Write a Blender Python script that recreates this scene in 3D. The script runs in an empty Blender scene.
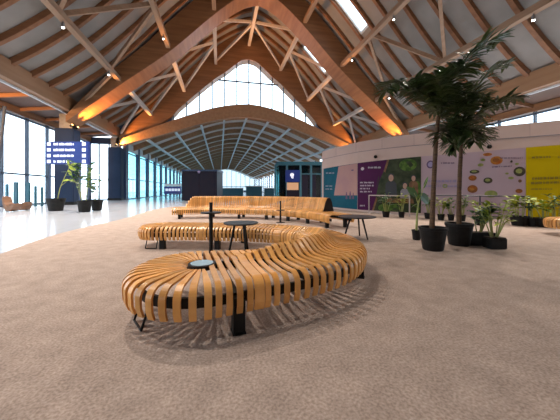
import bpy, bmesh, math, random
from mathutils import Vector
random.seed(7)
SPOT_W = 3000; UP_W = 9000; SKY = 4.0
PI = math.pi
S = bpy.context.scene
C = S.collection
# ------------------------------------------------------------------ camera frame
F = 269.0; YAW = math.radians(12.6); CH = 1.2; HY = 190.0
ca, sa = math.cos(YAW), math.sin(YAW)
def W(u, d, z=0.0):                       # lateral / depth (from the viewpoint) -> world
    return Vector((u*ca + d*sa, -u*sa + d*ca, z))
def at(px, d, z=0.0): return W((px-280)/F*d, d, z)
def fl(px, y): return at(px, CH*F/(y-HY), 0.0)
def zz(y, d): return CH + (HY-y)/F*d

cam = bpy.data.cameras.new('camera'); co = bpy.data.objects.new('camera', cam); C.objects.link(co)
cam.sensor_width = 36; cam.lens = 36*F/560; cam.shift_y = -20/560; cam.clip_end = 500
co.location = (0, 0, CH); co.rotation_euler = (PI/2, 0, -YAW); S.camera = co
S.view_settings.view_transform = 'Standard'; S.view_settings.look = 'None'
S.view_settings.gamma = 1; S.view_settings.exposure = 0.0
S.cycles.use_denoising = True; S.cycles.max_bounces = 8; S.cycles.diffuse_bounces = 4
S.cycles.transparent_max_bounces = 12; S.cycles.sample_clamp_indirect = 6

# ------------------------------------------------------------------ materials
M = {}
def mat(name, col, rough=.6, metal=0, col2=None, scale=6, stretch=(1,1,1), bump=0, island=0, spec=.5, detail=3):
    m = bpy.data.materials.new(name); m.use_nodes = True; nt = m.node_tree; N = nt.nodes; L = nt.links
    b = N['Principled BSDF']; b.inputs['Roughness'].default_value = rough; b.inputs['Metallic'].default_value = metal
    b.inputs['Specular IOR Level'].default_value = spec
    tc = N.new('ShaderNodeTexCoord'); mp = N.new('ShaderNodeMapping'); mp.inputs['Scale'].default_value = stretch
    L.new(tc.outputs['Object'], mp.inputs['Vector'])
    nz = N.new('ShaderNodeTexNoise'); nz.inputs['Scale'].default_value = scale; nz.inputs['Detail'].default_value = detail
    L.new(mp.outputs['Vector'], nz.inputs['Vector'])
    r = N.new('ShaderNodeValToRGB'); c2 = col2 or tuple(c*.86 for c in col)
    r.color_ramp.elements[0].position = .35; r.color_ramp.elements[1].position = .65
    r.color_ramp.elements[0].color = (*c2, 1); r.color_ramp.elements[1].color = (*col, 1)
    L.new(nz.outputs['Fac'], r.inputs['Fac'])
    out = r.outputs['Color']
    if island:
        g = N.new('ShaderNodeNewGeometry'); h = N.new('ShaderNodeHueSaturation')
        mr = N.new('ShaderNodeMapRange'); mr.inputs['To Min'].default_value = 1-island; mr.inputs['To Max'].default_value = 1+island
        L.new(g.outputs['Random Per Island'], mr.inputs['Value']); L.new(mr.outputs['Result'], h.inputs['Value'])
        L.new(out, h.inputs['Color']); out = h.outputs['Color']
    L.new(out, b.inputs['Base Color'])
    if bump:
        bp = N.new('ShaderNodeBump'); bp.inputs['Strength'].default_value = bump; bp.inputs['Distance'].default_value = .02
        L.new(nz.outputs['Fac'], bp.inputs['Height']); L.new(bp.outputs['Normal'], b.inputs['Normal'])
    M[name] = m; return m
def glass(name, tint, gl=.08, rough=.02):
    m = bpy.data.materials.new(name); m.use_nodes = True; nt = m.node_tree; N = nt.nodes; L = nt.links
    N.remove(N['Principled BSDF']); o = N['Material Output']
    t = N.new('ShaderNodeBsdfTransparent'); t.inputs['Color'].default_value = (*tint, 1)
    g = N.new('ShaderNodeBsdfGlossy'); g.inputs['Roughness'].default_value = rough
    fr = N.new('ShaderNodeLayerWeight'); fr.inputs['Blend'].default_value = .5
    pw = N.new('ShaderNodeMath'); pw.operation = 'POWER'; pw.inputs[1].default_value = 4; L.new(fr.outputs['Facing'], pw.inputs[0])
    mr = N.new('ShaderNodeMapRange'); mr.inputs['To Min'].default_value = gl*.35; mr.inputs['To Max'].default_value = .7; L.new(pw.outputs[0], mr.inputs['Value'])
    mx = N.new('ShaderNodeMixShader'); L.new(mr.outputs['Result'], mx.inputs['Fac'])
    L.new(t.outputs['BSDF'], mx.inputs[1]); L.new(g.outputs['BSDF'], mx.inputs[2]); L.new(mx.outputs['Shader'], o.inputs['Surface'])
    M[name] = m; return m
def emit(name, col, st):
    m = bpy.data.materials.new(name); m.use_nodes = True; b = m.node_tree.nodes['Principled BSDF']
    b.inputs['Base Color'].default_value = (*col, 1); b.inputs['Emission Color'].default_value = (*col, 1); b.inputs['Emission Strength'].default_value = st
    M[name] = m; return m
mat('glulam', (.27,.125,.052), .5, col2=(.20,.085,.034), scale=1.2, stretch=(.3,.3,4), bump=.05)
mat('rib_wood', (.24,.10,.04), .6, col2=(.17,.07,.028), scale=1.5, stretch=(.4,2,3))
mat('strut_wood', (.33,.21,.135), .55, col2=(.27,.165,.10), scale=1.5, stretch=(3,.2,3))
mat('daylit_strut_wood', (.52,.45,.40), .55, col2=(.45,.385,.335), scale=1.5, stretch=(3,.2,3))  # strut wood between the arches, daylight put into its paler colour
mat('aisle_panel', (.17,.105,.08), .8, col2=(.14,.085,.065), scale=.7)
mat('eaves_wood', (.34,.185,.095), .55, col2=(.28,.145,.07), scale=1, stretch=(3,.2,3))
mat('roof_panel', (.25,.23,.215), .8, col2=(.21,.195,.18), scale=.7)
mat('soffit_panel', (.66,.56,.50), .8, col2=(.6,.5,.44), scale=.7)
mat('bench_ply', (.78,.40,.125), .3, col2=(.64,.29,.07), scale=5, stretch=(1,1,.6), island=.22, spec=.5)
mat('bench_end', (.016,.010,.008), .6, spec=.15)
mat('black_steel', (.010,.009,.009), .5, spec=.2)
mat('grey_steel', (.25,.25,.27), .35, metal=.8)
mat('table_black', (.018,.018,.022), .4, spec=.3)
mat('tray_glass', (.50,.68,.78), .08, col2=(.45,.63,.74), scale=3)
mat('navy_clad', (.024,.040,.080), .6, col2=(.02,.033,.068), spec=.15, scale=.6)
mat('navy_frame', (.03,.055,.12), .45)
mat('teal_frame', (.03,.12,.16), .4)
mat('mullion_white', (.6,.62,.64), .5)
mat('mullion_dark', (.06,.08,.12), .5)
mat('dark_kiosk', (.014,.013,.026), .5, col2=(.018,.014,.024), spec=.15, scale=2)
mat('hoarding', (.54,.41,.37), .8, spec=.1, col2=(.50,.38,.34), scale=.8)
mat('pot_black', (.010,.0095,.0095), .6, col2=(.016,.015,.015), scale=9, bump=.1, spec=.2)
mat('soil', (.03,.018,.01), .95, col2=(.06,.035,.02), scale=40, bump=.6)
mat('trunk', (.12,.065,.03), .85, col2=(.06,.034,.02), scale=3, stretch=(1,1,9), bump=.3)
mat('palm_leaf', (.07,.11,.03), .42, col2=(.03,.055,.018), scale=3, island=.35)
mat('leaf_green', (.075,.165,.03), .45, col2=(.045,.11,.02), scale=4, island=.25)
mat('leaf_lime', (.34,.40,.03), .5, col2=(.22,.29,.03), scale=4, island=.25)
mat('leaf_dark', (.04,.12,.03), .45, col2=(.03,.085,.025), scale=4, island=.25)
mat('stem', (.33,.36,.10), .6, col2=(.24,.24,.07), scale=5)
mat('boat_wood', (.24,.12,.06), .45, col2=(.16,.075,.04), scale=3, stretch=(1,1,6))
mat('white', (.85,.85,.87), .5); mat('sign_blue', (.008,.025,.22), .35, col2=(.01,.03,.25), scale=1)
mat('concrete_out', (.84,.85,.85), .9, scale=.3)
mat('teal_poster', (.006,.075,.12), .5, col2=(.01,.09,.14), scale=1.2, spec=.1)
mat('pink_sky', (.42,.25,.22), .5, col2=(.36,.21,.215), scale=.8, spec=.1)
mat('purple', (.065,.007,.058), .5, col2=(.055,.007,.048), scale=1, spec=.1)
mat('lilac', (.43,.325,.37), .5, col2=(.40,.30,.345), scale=.8, spec=.1)
mat('yellow', (.50,.375,.002), .5, col2=(.47,.35,.002), scale=1, spec=.1)
mat('photo_dark', (.05,.06,.03), .5, col2=(.02,.03,.015), scale=3, detail=5, spec=.1)
mat('photo_green', (.10,.17,.03), .5, col2=(.03,.07,.015), scale=5, detail=5, spec=.1)
mat('photo_brown', (.22,.12,.06), .5, col2=(.14,.07,.04), scale=5, spec=.1)
mat('skin', (.42,.24,.17), .6); mat('cloth_dark', (.02,.022,.03), .6); mat('cloth_grey', (.22,.2,.22), .6)
mat('silhouette', (.12,.06,.13), .6); mat('print_pale', (.5,.42,.5), .6); mat('print_dark', (.10,.06,.14), .6); mat('print_blue', (.28,.24,.42), .6)
mat('print_olive', (.20,.15,.01), .6)
mat('food_red', (.32,.07,.02), .5, col2=(.42,.2,.04), scale=9, spec=.1); mat('food_orange', (.30,.11,.03), .5, col2=(.2,.08,.03), scale=9, spec=.1)
mat('food_dark', (.04,.045,.035), .5, col2=(.08,.06,.04), scale=9, spec=.1); mat('food_green', (.2,.24,.08), .5, col2=(.3,.3,.1), scale=9, spec=.1)
mat('rail_dark', (.08,.07,.09), .4); mat('rail_pale', (.45,.38,.36), .45)
emit('lamp_lens', (1,.93,.82), 14); emit('warm_lens', (1,.55,.18), 10); emit('screen_warm', (.45,.25,.14), .7); emit('icon_glow', (.80,.84,1), .55)
emit('sign_lit', (.006,.026,.19), .12)
glass('clear_glass', (.93,.97,.99)); glass('teal_glass', (.56,.85,.90)); glass('far_glass', (.55,.61,.64)); glass('kiosk_glass', (.25,.5,.52))

# carpet and polished tile get their own node set-ups
def carpet():
    m = mat('carpet', (.47,.375,.32), .95, col2=(.30,.23,.19), scale=55, bump=.35, spec=.1, detail=6)
    nt = m.node_tree; N = nt.nodes; L = nt.links; b = N['Principled BSDF']
    src = b.inputs['Base Color'].links[0].from_socket
    tc = N.new('ShaderNodeTexCoord'); n2 = N.new('ShaderNodeTexNoise'); n2.inputs['Scale'].default_value = 5; n2.inputs['Detail'].default_value = 6
    L.new(tc.outputs['Object'], n2.inputs['Vector'])
    mr = N.new('ShaderNodeMapRange'); mr.inputs['From Min'].default_value=.3; mr.inputs['From Max'].default_value=.7
    mr.inputs['To Min'].default_value = .86; mr.inputs['To Max'].default_value = 1.12
    h = N.new('ShaderNodeHueSaturation'); L.new(n2.outputs['Fac'], mr.inputs['Value']); L.new(mr.outputs['Result'], h.inputs['Value'])
    L.new(src, h.inputs['Color']); L.new(h.outputs['Color'], b.inputs['Base Color'])
carpet()
def tile():
    m = bpy.data.materials.new('tile'); m.use_nodes = True; nt = m.node_tree; N = nt.nodes; L = nt.links; b = N['Principled BSDF']
    tc = N.new('ShaderNodeTexCoord'); br = N.new('ShaderNodeTexBrick'); br.offset = 0
    br.inputs['Color1'].default_value = (.52,.54,.58,1); br.inputs['Color2'].default_value = (.48,.51,.56,1); br.inputs['Mortar'].default_value = (.40,.42,.46,1)
    br.inputs['Scale'].default_value = 1; br.inputs['Brick Width'].default_value = 1.2; br.inputs['Row Height'].default_value = 1.2; br.inputs['Mortar Size'].default_value = .008
    L.new(tc.outputs['Object'], br.inputs['Vector']); L.new(br.outputs['Color'], b.inputs['Base Color'])
    b.inputs['Roughness'].default_value = .16; M['tile'] = m
tile()

# ------------------------------------------------------------------ mesh helpers
def tag(o, label, cat, group=None):
    o['label'] = label; o['category'] = cat
    if group: o['group'] = group
    return o
def empty(name, loc, label=None, cat=None, group=None):
    o = bpy.data.objects.new(name, None); C.objects.link(o); o.location = loc; o.empty_display_size = .2
    if label: tag(o, label, cat, group)
    return o
def obj(name, bm, m, parent=None, smooth=False, origin=None):
    org = Vector(parent.location) if parent is not None and parent.type == 'EMPTY' and parent.parent is None else None
    base = Vector((0,0,0))
    if parent is not None:
        p = parent
        while p is not None: base += Vector(p.location); p = p.parent
    o0 = Vector(origin) if origin is not None else None
    if parent is None and o0 is not None: shift = o0
    else: shift = base
    for v in bm.verts: v.co -= shift
    bmesh.ops.recalc_face_normals(bm, faces=bm.faces)
    me = bpy.data.meshes.new(name); bm.to_mesh(me); bm.free()
    if smooth: me.polygons.foreach_set('use_smooth', [True]*len(me.polygons))
    me.materials.append(M[m] if isinstance(m, str) else m)
    o = bpy.data.objects.new(name, me); C.objects.link(o)
    if parent is not None: o.parent = parent
    elif o0 is not None: o.location = o0
    return o
def struct(name, bm, m, parent=None):
    o = obj(name, bm, m, parent)
    if parent is None: o['kind'] = 'structure'
    return o
def NB(): return bmesh.new()
def hexa(bm, p):                          # 8 points: 4 bottom loop, 4 top loop
    v = [bm.verts.new(q) for q in p]
    for f in ((3,2,1,0),(4,5,6,7),(0,1,5,4),(1,2,6,5),(2,3,7,6),(3,0,4,7)): bm.faces.new([v[i] for i in f])
def box(bm, x0, x1, y0, y1, z0, z1):
    hexa(bm, [(x0,y0,z0),(x1,y0,z0),(x1,y1,z0),(x0,y1,z0),(x0,y0,z1),(x1,y0,z1),(x1,y1,z1),(x0,y1,z1)])
def obox(bm, c, ux, sx, sy, z0, z1):      # oriented box: centre (x,y), unit dir ux, full sizes
    ux = Vector((ux[0], ux[1], 0)).normalized(); uy = Vector((-ux.y, ux.x, 0)); c = Vector((c[0], c[1], 0))
    q = [c+ux*a*sx/2+uy*b*sy/2 for a, b in ((-1,-1),(1,-1),(1,1),(-1,1))]
    hexa(bm, [(p.x,p.y,z0) for p in q]+[(p.x,p.y,z1) for p in q])
def bar(bm, a, b, w, h):                  # beam with rectangular section from a to b
    a = Vector(a); b = Vector(b); t = (b-a).normalized()
    up = Vector((0,0,1)) if abs(t.z) < .95 else Vector((0,1,0))
    s = t.cross(up).normalized()*w/2; n = s.cross(t).normalized()*h/2
    hexa(bm, [a-s-n, a+s-n, b+s-n, b-s-n, a-s+n, a+s+n, b+s+n, b-s+n])
def tube(bm, pts, rad, n=10, cap=True):
    pts = [Vector(p) for p in pts]; R = rad if isinstance(rad, (list, tuple)) else [rad]*len(pts)
    rings = []; ref = None
    for i, p in enumerate(pts):
        t = (pts[min(i+1, len(pts)-1)]-pts[max(i-1, 0)]).normalized()
        if ref is None: ref = Vector((1,0,0)) if abs(t.x) < .8 else Vector((0,1,0))
        s = (ref - t*ref.dot(t)).normalized(); ref = s; q = t.cross(s)
        rings.append([bm.verts.new(p+(s*math.cos(2*PI*k/n)+q*math.sin(2*PI*k/n))*R[i]) for k in range(n)])
    for a, b in zip(rings, rings[1:]):
        for k in range(n): bm.faces.new((a[k], a[(k+1)%n], b[(k+1)%n], b[k]))
    if cap: bm.faces.new(rings[0][::-1]); bm.faces.new(rings[-1])
def lathe(bm, c, prof, n=28):
    c = Vector(c); rings = []
    for r, z in prof:
        rings.append([bm.verts.new(c+Vector((math.cos(2*PI*k/n)*r, math.sin(2*PI*k/n)*r, z))) for k in range(n)])
    for a, b in zip(rings, rings[1:]):
        for k in range(n): bm.faces.new((a[k], a[(k+1)%n], b[(k+1)%n], b[k]))
    bm.faces.new(rings[0][::-1]); bm.faces.new(rings[-1])
def table_interp(tab):                    # smooth interpolation through (x, value)
    def f(x):
        if x <= tab[0][0]: return tab[0][1]
        if x >= tab[-1][0]:
            (x0,v0),(x1,v1) = tab[-2:]; return v1+(v1-v0)/(x1-x0)*(x-x1)
        for i in range(len(tab)-1):
            if x <= tab[i+1][0]: break
        def sl(k):
            if k == 0: return (tab[1][1]-tab[0][1])/(tab[1][0]-tab[0][0])
            if k == len(tab)-1: return (tab[-1][1]-tab[-2][1])/(tab[-1][0]-tab[-2][0])
            return (tab[k+1][1]-tab[k-1][1])/(tab[k+1][0]-tab[k-1][0])
        x0,v0 = tab[i]; x1,v1 = tab[i+1]; h = x1-x0; s = (x-x0)/h
        m0 = sl(i)*h; m1 = sl(i+1)*h
        return (2*s**3-3*s*s+1)*v0+(s**3-2*s*s+s)*m0+(-2*s**3+3*s*s)*v1+(s**3-s*s)*m1
    return f
ORD = ['first','second','third','fourth','fifth','sixth','seventh','eighth','ninth','tenth','eleventh','twelfth','thirteenth','fourteenth','fifteenth','sixteenth']

# ------------------------------------------------------------------ the roof
XC = 3.7; HS = 15.6; Y1 = 25.5; Y2 = 35.3; YN = -8.0; YF = 150.0
P = table_interp([(0,19.5),(1.1,19.12),(2.5,18.2),(4.3,16.6),(7.8,13.1),(12,9.6),(15.6,6.6)])   # arch underside
T = table_interp([(0,2.3),(2.5,2.4),(4.3,2.6),(6,2.75),(8,2.6),(10,2.0),(12,1.7),(14.2,1.1),(15.6,.5)])                          # arch depth
PB = table_interp([(0,18.2),(1.1,17.85),(2.8,16.4),(4.6,15.0),(8.6,11.2),(9.6,10.0),(12,8.4),(15.6,6.5)])    # underside of the farther arch
R = table_interp([(0,21.9),(1.1,21.5),(2.5,20.7),(4.3,19.4),(6,17.95),(8,15.85),(10,13.55),(12,11.45),(14,9.75),(15.6,8.65)])    # underside of roof panels
LP = table_interp([(0,10.65),(2,10.45),(5,9.75),(10,8.05),(15.2,6.4)])                             # lower arch underside
LT = table_interp([(0,1.65),(5,1.6),(10,1.35),(15.2,.7)])
def offs(a, b, n): return [a+(b-a)*i/n for i in range(n+1)]
def strip(bm, xs, lo, hi, y0, y1):        # solid band over X with given lower/upper height functions of offset
    prev = None
    for x in xs:
        o = abs(x-XC); v = [bm.verts.new((x,y,z)) for y, z in ((y0,lo(o)),(y1,lo(o)),(y1,hi(o)),(y0,hi(o)))]
        if prev:
            for k in range(4): bm.faces.new((prev[k], prev[(k+1)%4], v[(k+1)%4], v[k]))
        else: bm.faces.new(v[::-1])
        prev = v
    bm.faces.new(prev)
# high ceiling panels, with skylight cells cut out
SKY_Y = [(20.42, 21.85), (28.9, 30.4)]; SKY_O = (5.9, 8.6)
bm = NB()
ob = [0,.6,1.2,2,3,4.2,5,5.9,6.7,7.5,8.6,10,11.5,13,14.4,15.6]
yb = [YN, 2, 12, 20.42, 21.85, 25.5, 28.9, 30.4, Y2+.5]  # panels extended behind the camera to cut sky light on the foreground
for sgn in (-1, 1):
    for i in range(len(ob)-1):
        for j in range(len(yb)-1):
            if SKY_O[0] <= ob[i] < SKY_O[1] and (yb[j], yb[j+1]) in SKY_Y and not (sgn < 0 and j < 5): continue
            a, b = ob[i], ob[i+1]
            hexa(bm, [(XC+sgn*a,yb[j],R(a)),(XC+sgn*b,yb[j],R(b)),(XC+sgn*b,yb[j+1],R(b)),(XC+sgn*a,yb[j+1],R(a)),
                      (XC+sgn*a,yb[j],R(a)+.2),(XC+sgn*b,yb[j],R(b)+.2),(XC+sgn*b,yb[j+1],R(b)+.2),(XC+sgn*a,yb[j+1],R(a)+.2)])
struct('ceiling', bm, 'roof_panel')
for sgn, ys, lab in ((1, SKY_Y[0], 'narrow roof skylight nearest the camera, on the right slope before the near arch'),
                     (1, SKY_Y[1], 'narrow roof skylight on the right slope beyond the near arch'),
                     (-1, SKY_Y[1], 'narrow roof skylight on the left slope beyond the near arch')):
    e = empty('skylight', (XC+sgn*6.7, sum(ys)/2, R(6.7)), lab, 'skylight', 'roof skylights')
    bm = NB(); a, b = SKY_O; cells = [5.9, 6.7, 7.5, 8.6]
    for y in ys:
        yy = y+(.05 if y == ys[0] else -.05)
        for p, q in zip(cells, cells[1:]): bar(bm, (XC+sgn*p,yy,R(p)), (XC+sgn*q,yy,R(q)), .1, .16)
    for p in (a, b): bar(bm, (XC+sgn*p,ys[0],R(p)), (XC+sgn*p,ys[1],R(p)), .1, .16)
    obj('frame', bm, 'mullion_white', e)
    bm = NB()
    for p, q in zip(cells, cells[1:]):
        hexa(bm, [(XC+sgn*p,ys[0],R(p)+.05),(XC+sgn*q,ys[0],R(q)+.05),(XC+sgn*q,ys[1],R(q)+.05),(XC+sgn*p,ys[1],R(p)+.05),
                  (XC+sgn*p,ys[0],R(p)+.08),(XC+sgn*q,ys[0],R(q)+.08),(XC+sgn*q,ys[1],R(q)+.08),(XC+sgn*p,ys[1],R(p)+.08)])
    obj('pane', bm, 'clear_glass', e)
# curved ribs
def rib(sgn, y, label, group):
    bm = NB(); strip(bm, [XC+sgn*o for o in offs(.12, 15.45, 22)], lambda o: R(o)-.42, lambda o: R(o)-.02, y-.13, y+.13)
    tag(obj('roof_rib', bm, 'rib_wood', None, origin=(XC+sgn*8, y, R(8))), label, 'beam', group)
near_y = [Y1-1.75*k for k in range(1, 11)]
for sgn, side in ((-1,'left'),(1,'right')):
    for k, y in enumerate(near_y):
        rib(sgn, y, f'curved {side} roof rib, {ORD[k]} from the near arch toward the camera', 'curved roof ribs before the near arch')
    for k in range(5):
        rib(sgn, Y1+1.65*(k+1), f'curved {side} roof rib between the arches, {ORD[k]} behind the near arch', 'curved roof ribs between the arches')
# the two great arches
for y, w, lab in ((Y1, 2.1, 'huge near glulam arch spanning the whole hall, uplit orange at its feet'),
                  (Y2+.35, 1.4, 'farther glulam arch framing the pointed clerestory window')):
    bm = NB(); xs = [XC+o for o in offs(-HS, HS, 72)]
    strip(bm, xs, P if y == Y1 else PB, lambda o: P(o)+T(o), y-w/2, y+w/2)
    tag(obj('roof_arch', bm, 'glulam', None, origin=(XC, y, 7.2)), lab, 'arch', 'great timber roof arches')
# the lower arch under the clerestory, and the lower roof beyond
bm = NB(); strip(bm, [XC+o for o in offs(-15.2, 15.2, 40)], LP, lambda o: LP(o)+LT(o), Y2-.5, Y2+.2)
tag(obj('roof_arch', bm, 'eaves_wood', None, origin=(XC, Y2, 6)), 'shallow lower timber arch beam forming the sill of the clerestory window', 'arch')
bm = NB(); xs = [XC+o for o in offs(-15.2, 15.2, 30)]
strip(bm, xs, lambda o: LP(o)+LT(o)-.05, lambda o: LP(o)+LT(o)+.15, Y2+.2, YF); struct('ceiling', bm, 'soffit_panel')
far_y = [Y2+4.2*k+.12*k*k for k in range(1, 17)]
for k, y in enumerate(far_y):
    bm = NB(); strip(bm, [XC+o for o in offs(-15.1, 15.1, 28)], lambda o: LP(o)+LT(o)-.75, lambda o: LP(o)+LT(o)-.05, y-.16, y+.16)
    tag(obj('roof_rib', bm, 'eaves_wood', None, origin=(XC, y, 9)), f'shallow curved crossbeam under the lower far roof, {ORD[k]} beyond the clerestory', 'beam', 'crossbeams of the far roof')
fs = [-12.5,-9.4,-6.2,-3.1,0,3.1,6.2,9.4,12.5]
for k, o in enumerate(fs):
    bm = NB(); z = LP(abs(o))+LT(abs(o))-.85; bar(bm, (XC+o, Y2+.3, z), (XC+o, YF, z), .24, .3)
    tag(obj('roof_strut', bm, 'mullion_white', None, origin=(XC+o, Y2+.3, z)), f'pale lengthwise purlin under the lower far roof, {ORD[k]} from the left', 'beam', 'purlins of the far roof')
# longitudinal struts of the high roof
so = [-11.8,-8,-4.2,0,4.2,8,11.8]
names = ['lowest on the left slope','middle one of the left slope','highest on the left slope','running along the ridge','highest on the right slope','middle one of the right slope','lowest on the right slope']
def sz(o): return P(abs(o))+.55
for o, nm in zip(so, names):
    for y0, y1, w in ((YN, Y1-.95, 'before the near arch'), (Y1+1.0, Y2-.3, 'between the two arches')):
        bm = NB(); bar(bm, (XC+o, y0, sz(o)), (XC+o, y1, sz(o)), .34, .36)
        tag(obj('roof_strut', bm, 'strut_wood' if y0 < Y1 else 'daylit_strut_wood', None, origin=(XC+o, y1, sz(o))), f'straight timber purlin {nm}, {w}', 'beam', 'straight purlins of the high roof')
# diagonal braces in the roof plane
def brace(p, q, label):
    bm = NB(); a = (XC+p[0], p[1], p[2] if len(p) > 2 else sz(p[0])+.2); b = (XC+q[0], q[1], q[2] if len(q) > 2 else sz(q[0])+.2)
    bar(bm, a, b, .2, .26); tag(obj('diagonal_brace', bm, 'strut_wood' if max(p[1], q[1]) < Y1 else 'daylit_strut_wood', None, origin=a), label, 'brace', 'diagonal roof braces')
for sgn, side in ((-1,'left'),(1,'right')):
    brace((sgn*8,19.7),(sgn*11.8,22.8), f'long diagonal timber brace dropping toward the near arch on the {side} slope')
    brace((sgn*8,19.4),(sgn*11.8,16.4), f'timber brace linking two purlins high on the {side} slope')
    brace((sgn*11.8,23.4),(sgn*15.2,25.0,7.7), f'diagonal timber brace rising from the {side} foot of the near arch')
    brace((sgn*11.8,16.0),(sgn*8,12.6), f'diagonal timber brace nearest the camera on the {side} slope')
    for i, (a, b) in enumerate(((0,4.2),(4.2,8),(8,11.8))):
        w = ('top','middle','bottom')[i]
        brace((sgn*b,Y1+.9),(sgn*a,30.4), f'near half of the {w} zigzag brace between the arches, {side} slope')
        brace((sgn*a,30.6),(sgn*b,Y2-.5), f'far half of the {w} zigzag brace between the arches, {side} slope')
    brace((sgn*11.8,30.5),(sgn*15.0,26.2,7.9), f'low brace behind the {side} foot of the near arch')
    brace((sgn*11.8,30.7),(sgn*15.0,34.8,7.9), f'low brace before the {side} foot of the farther arch')
# eaves beams, aisle roofs and soffits
for sgn, side in ((-1,'left'),(1,'right')):
    X = XC+sgn*15.6
    bm = NB(); bar(bm, (X, YN, 8.05), (X, Y2+.4, 8.05), .5, 1.1)
    e = tag(obj('eaves_beam', bm, 'eaves_wood', None, origin=(X, YN, 8)), f'deep lengthwise timber eaves beam on the {side} side of the high roof', 'beam')
    bm = NB(); xo = X+sgn*.25; xe = X+sgn*3.2
    bar(bm, (xo, YN, 7.42), (xo, Y2, 7.42), .12, .12); obj('gutter_rail', bm, 'mullion_white', e)
    bm = NB(); hexa(bm, [(X,YN,7.7),(xe,YN,7.35),(xe,Y2+.3,7.35),(X,Y2+.3,7.7),(X,YN,7.85),(xe,YN,7.5),(xe,Y2+.3,7.5),(X,Y2+.3,7.85)])
    struct('ceiling', bm, 'aisle_panel')
    for k in range(9):
        y = 9+3*k; bm = NB(); bar(bm, (X+sgn*.3, y, 7.52), (xe-sgn*.2, y, 7.20), .18, .25)
        tag(obj('aisle_rib', bm, 'rib_wood', None, origin=(X,y,7.4)), f'short timber rib under the low {side} aisle roof, {ORD[k]} from the camera end', 'beam', 'aisle roof ribs')
    bm = NB(); bar(bm, (xe-sgn*.25, YN, 7.1), (xe-sgn*.25, Y2+.3, 7.1), .5, .5)
    tag(obj('facade_beam', bm, 'glulam', None, origin=(xe,YN,7)), f'timber beam over the {side} glass facade', 'beam')

bm = NB(); box(bm, XC-19, XC+19, YN-.2, YN, 0, 7.3); strip(bm, [XC+o for o in offs(-15.6,15.6,30)], lambda o: 7.3, lambda o: R(o)+.1, YN-.2, YN); struct('added_shade_wall', bm, 'hoarding')  # unseen wall added behind the camera to keep the foreground darker
# ------------------------------------------------------------------ floor, facades
bm = NB(); box(bm, -45, 45, -12, 160, -.3, -.012); struct('floor', bm, 'tile')
edge = [(-1.5,-6),(-3.2,-1.5),(-4.1,1.5),(-4.7,3.3),(-5.25,5.0),(-5.75,6.3),(-6.1,7.5),(-6.35,9.2),(-6.5,11),(-7.1,13.6),(-7.7,16.5),(-7.6,19.3),(-5,21.4),(0,21.6),(2.2,20.4)]
pts = [W(*e) for e in edge]; f = table_interp
fine = []
for i in range(len(edge)-1):
    p0, p1, p2, p3 = pts[max(i-1,0)], pts[i], pts[i+1], pts[min(i+2,len(pts)-1)]
    for k in range(6):
        t = k/6; fine.append(.5*((2*p1)+(p2-p0)*t+(2*p0-5*p1+4*p2-p3)*t*t+(3*p1-p0-3*p2+p3)*t**3))
wd = table_interp([(300,1/22.5),(322,1/18.9),(340,1/16.7),(363,1/14.9),(410,1/13.1),(460,1/12.05),(510,1/11.15),(560,1/10.4),(640,1/9.3)])
def wall_d(px): return 1/wd(px)
fine += [at(x, wall_d(x)-.06, 0) for x in range(322, 640, 6)]+[W(13, -6)]
bm = NB(); lo = [bm.verts.new((p.x,p.y,-.012)) for p in fine]; hi = [bm.verts.new((p.x,p.y,0)) for p in fine]
bm.faces.new(lo[::-1]); bm.faces.new(hi)
for k in range(len(fine)): bm.faces.new((lo[k], lo[(k+1)%len(fine)], hi[(k+1)%len(fine)], hi[k]))
c = obj('carpet', bm, 'carpet'); tag(c, 'pinkish grey-brown mottled carpet with a curved edge, under the benches', 'carpet')
bm = NB(); box(bm, -160, 160, -60, 260, -.7, -.31); tag(obj('outdoor_paving', bm, 'concrete_out'), 'pale outdoor paving beyond the left glass facade', 'ground')

def facade(nm, x, y0, y1, z1, step, gm, fm, mw, rails, dim=.12):
    bm = NB(); box(bm, x-.02, x+.02, y0, y1, 0, z1); g = struct(nm, bm, gm)
    bm = NB(); n = max(1, round((y1-y0)/step))
    for k in range(n+1): y = y0+(y1-y0)*k/n; box(bm, x-dim, x+dim, y-mw/2, y+mw/2, 0, z1)
    for z in rails: box(bm, x-.08, x+.08, y0, y1, z-.06, z+.06)
    f = struct('window_frame', bm, fm, g); return g
XL = XC-15.6-2.9
facade('window_1', XL, YN, Y2-.2, 6.85, 2.6, 'clear_glass', 'mullion_dark', .1, (.06, 2.4, 6.7))
facade('window_2', XC-15.15, Y2+1.6, YF, 7.04, 5.2, 'teal_glass', 'navy_frame', .9, (.06, 2.6, 5.9), .18)
bm = NB(); box(bm, XC-15.3, XC-15.0, Y2+1.6, YF, 6.2, 7.05); struct('trim_3', bm, 'mullion_white')
XR = XC+15.6+2.9
facade('window_3', XR, YN, Y2, 6.85, 2.6, 'clear_glass', 'mullion_dark', .1, (.06, 2.4, 6.7))
facade('window_4', XC+15.15, Y2+.5, YF, 7.04, 5.2, 'clear_glass', 'navy_frame', .5, (.06, 2.6, 6.4), .18)
bm = NB(); box(bm, XL, -12.7, Y2+.05, Y2+.09, 0, 6.6); g = struct('window_7', bm, 'clear_glass')
bm = NB()
for x in (XL+.1, -13.8, -12.75): box(bm, x-.06, x+.06, Y2, Y2+.14, 0, 6.6)
for z in (.06, 2.4): box(bm, XL, -12.7, Y2+.02, Y2+.12, z-.05, z+.05)
struct('window_frame', bm, 'mullion_dark', g)
bm = NB(); box(bm, XL, XC-15.2, Y2, Y2+.2, 6.6, 7.35); struct('wall_left', bm, 'navy_clad')
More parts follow.
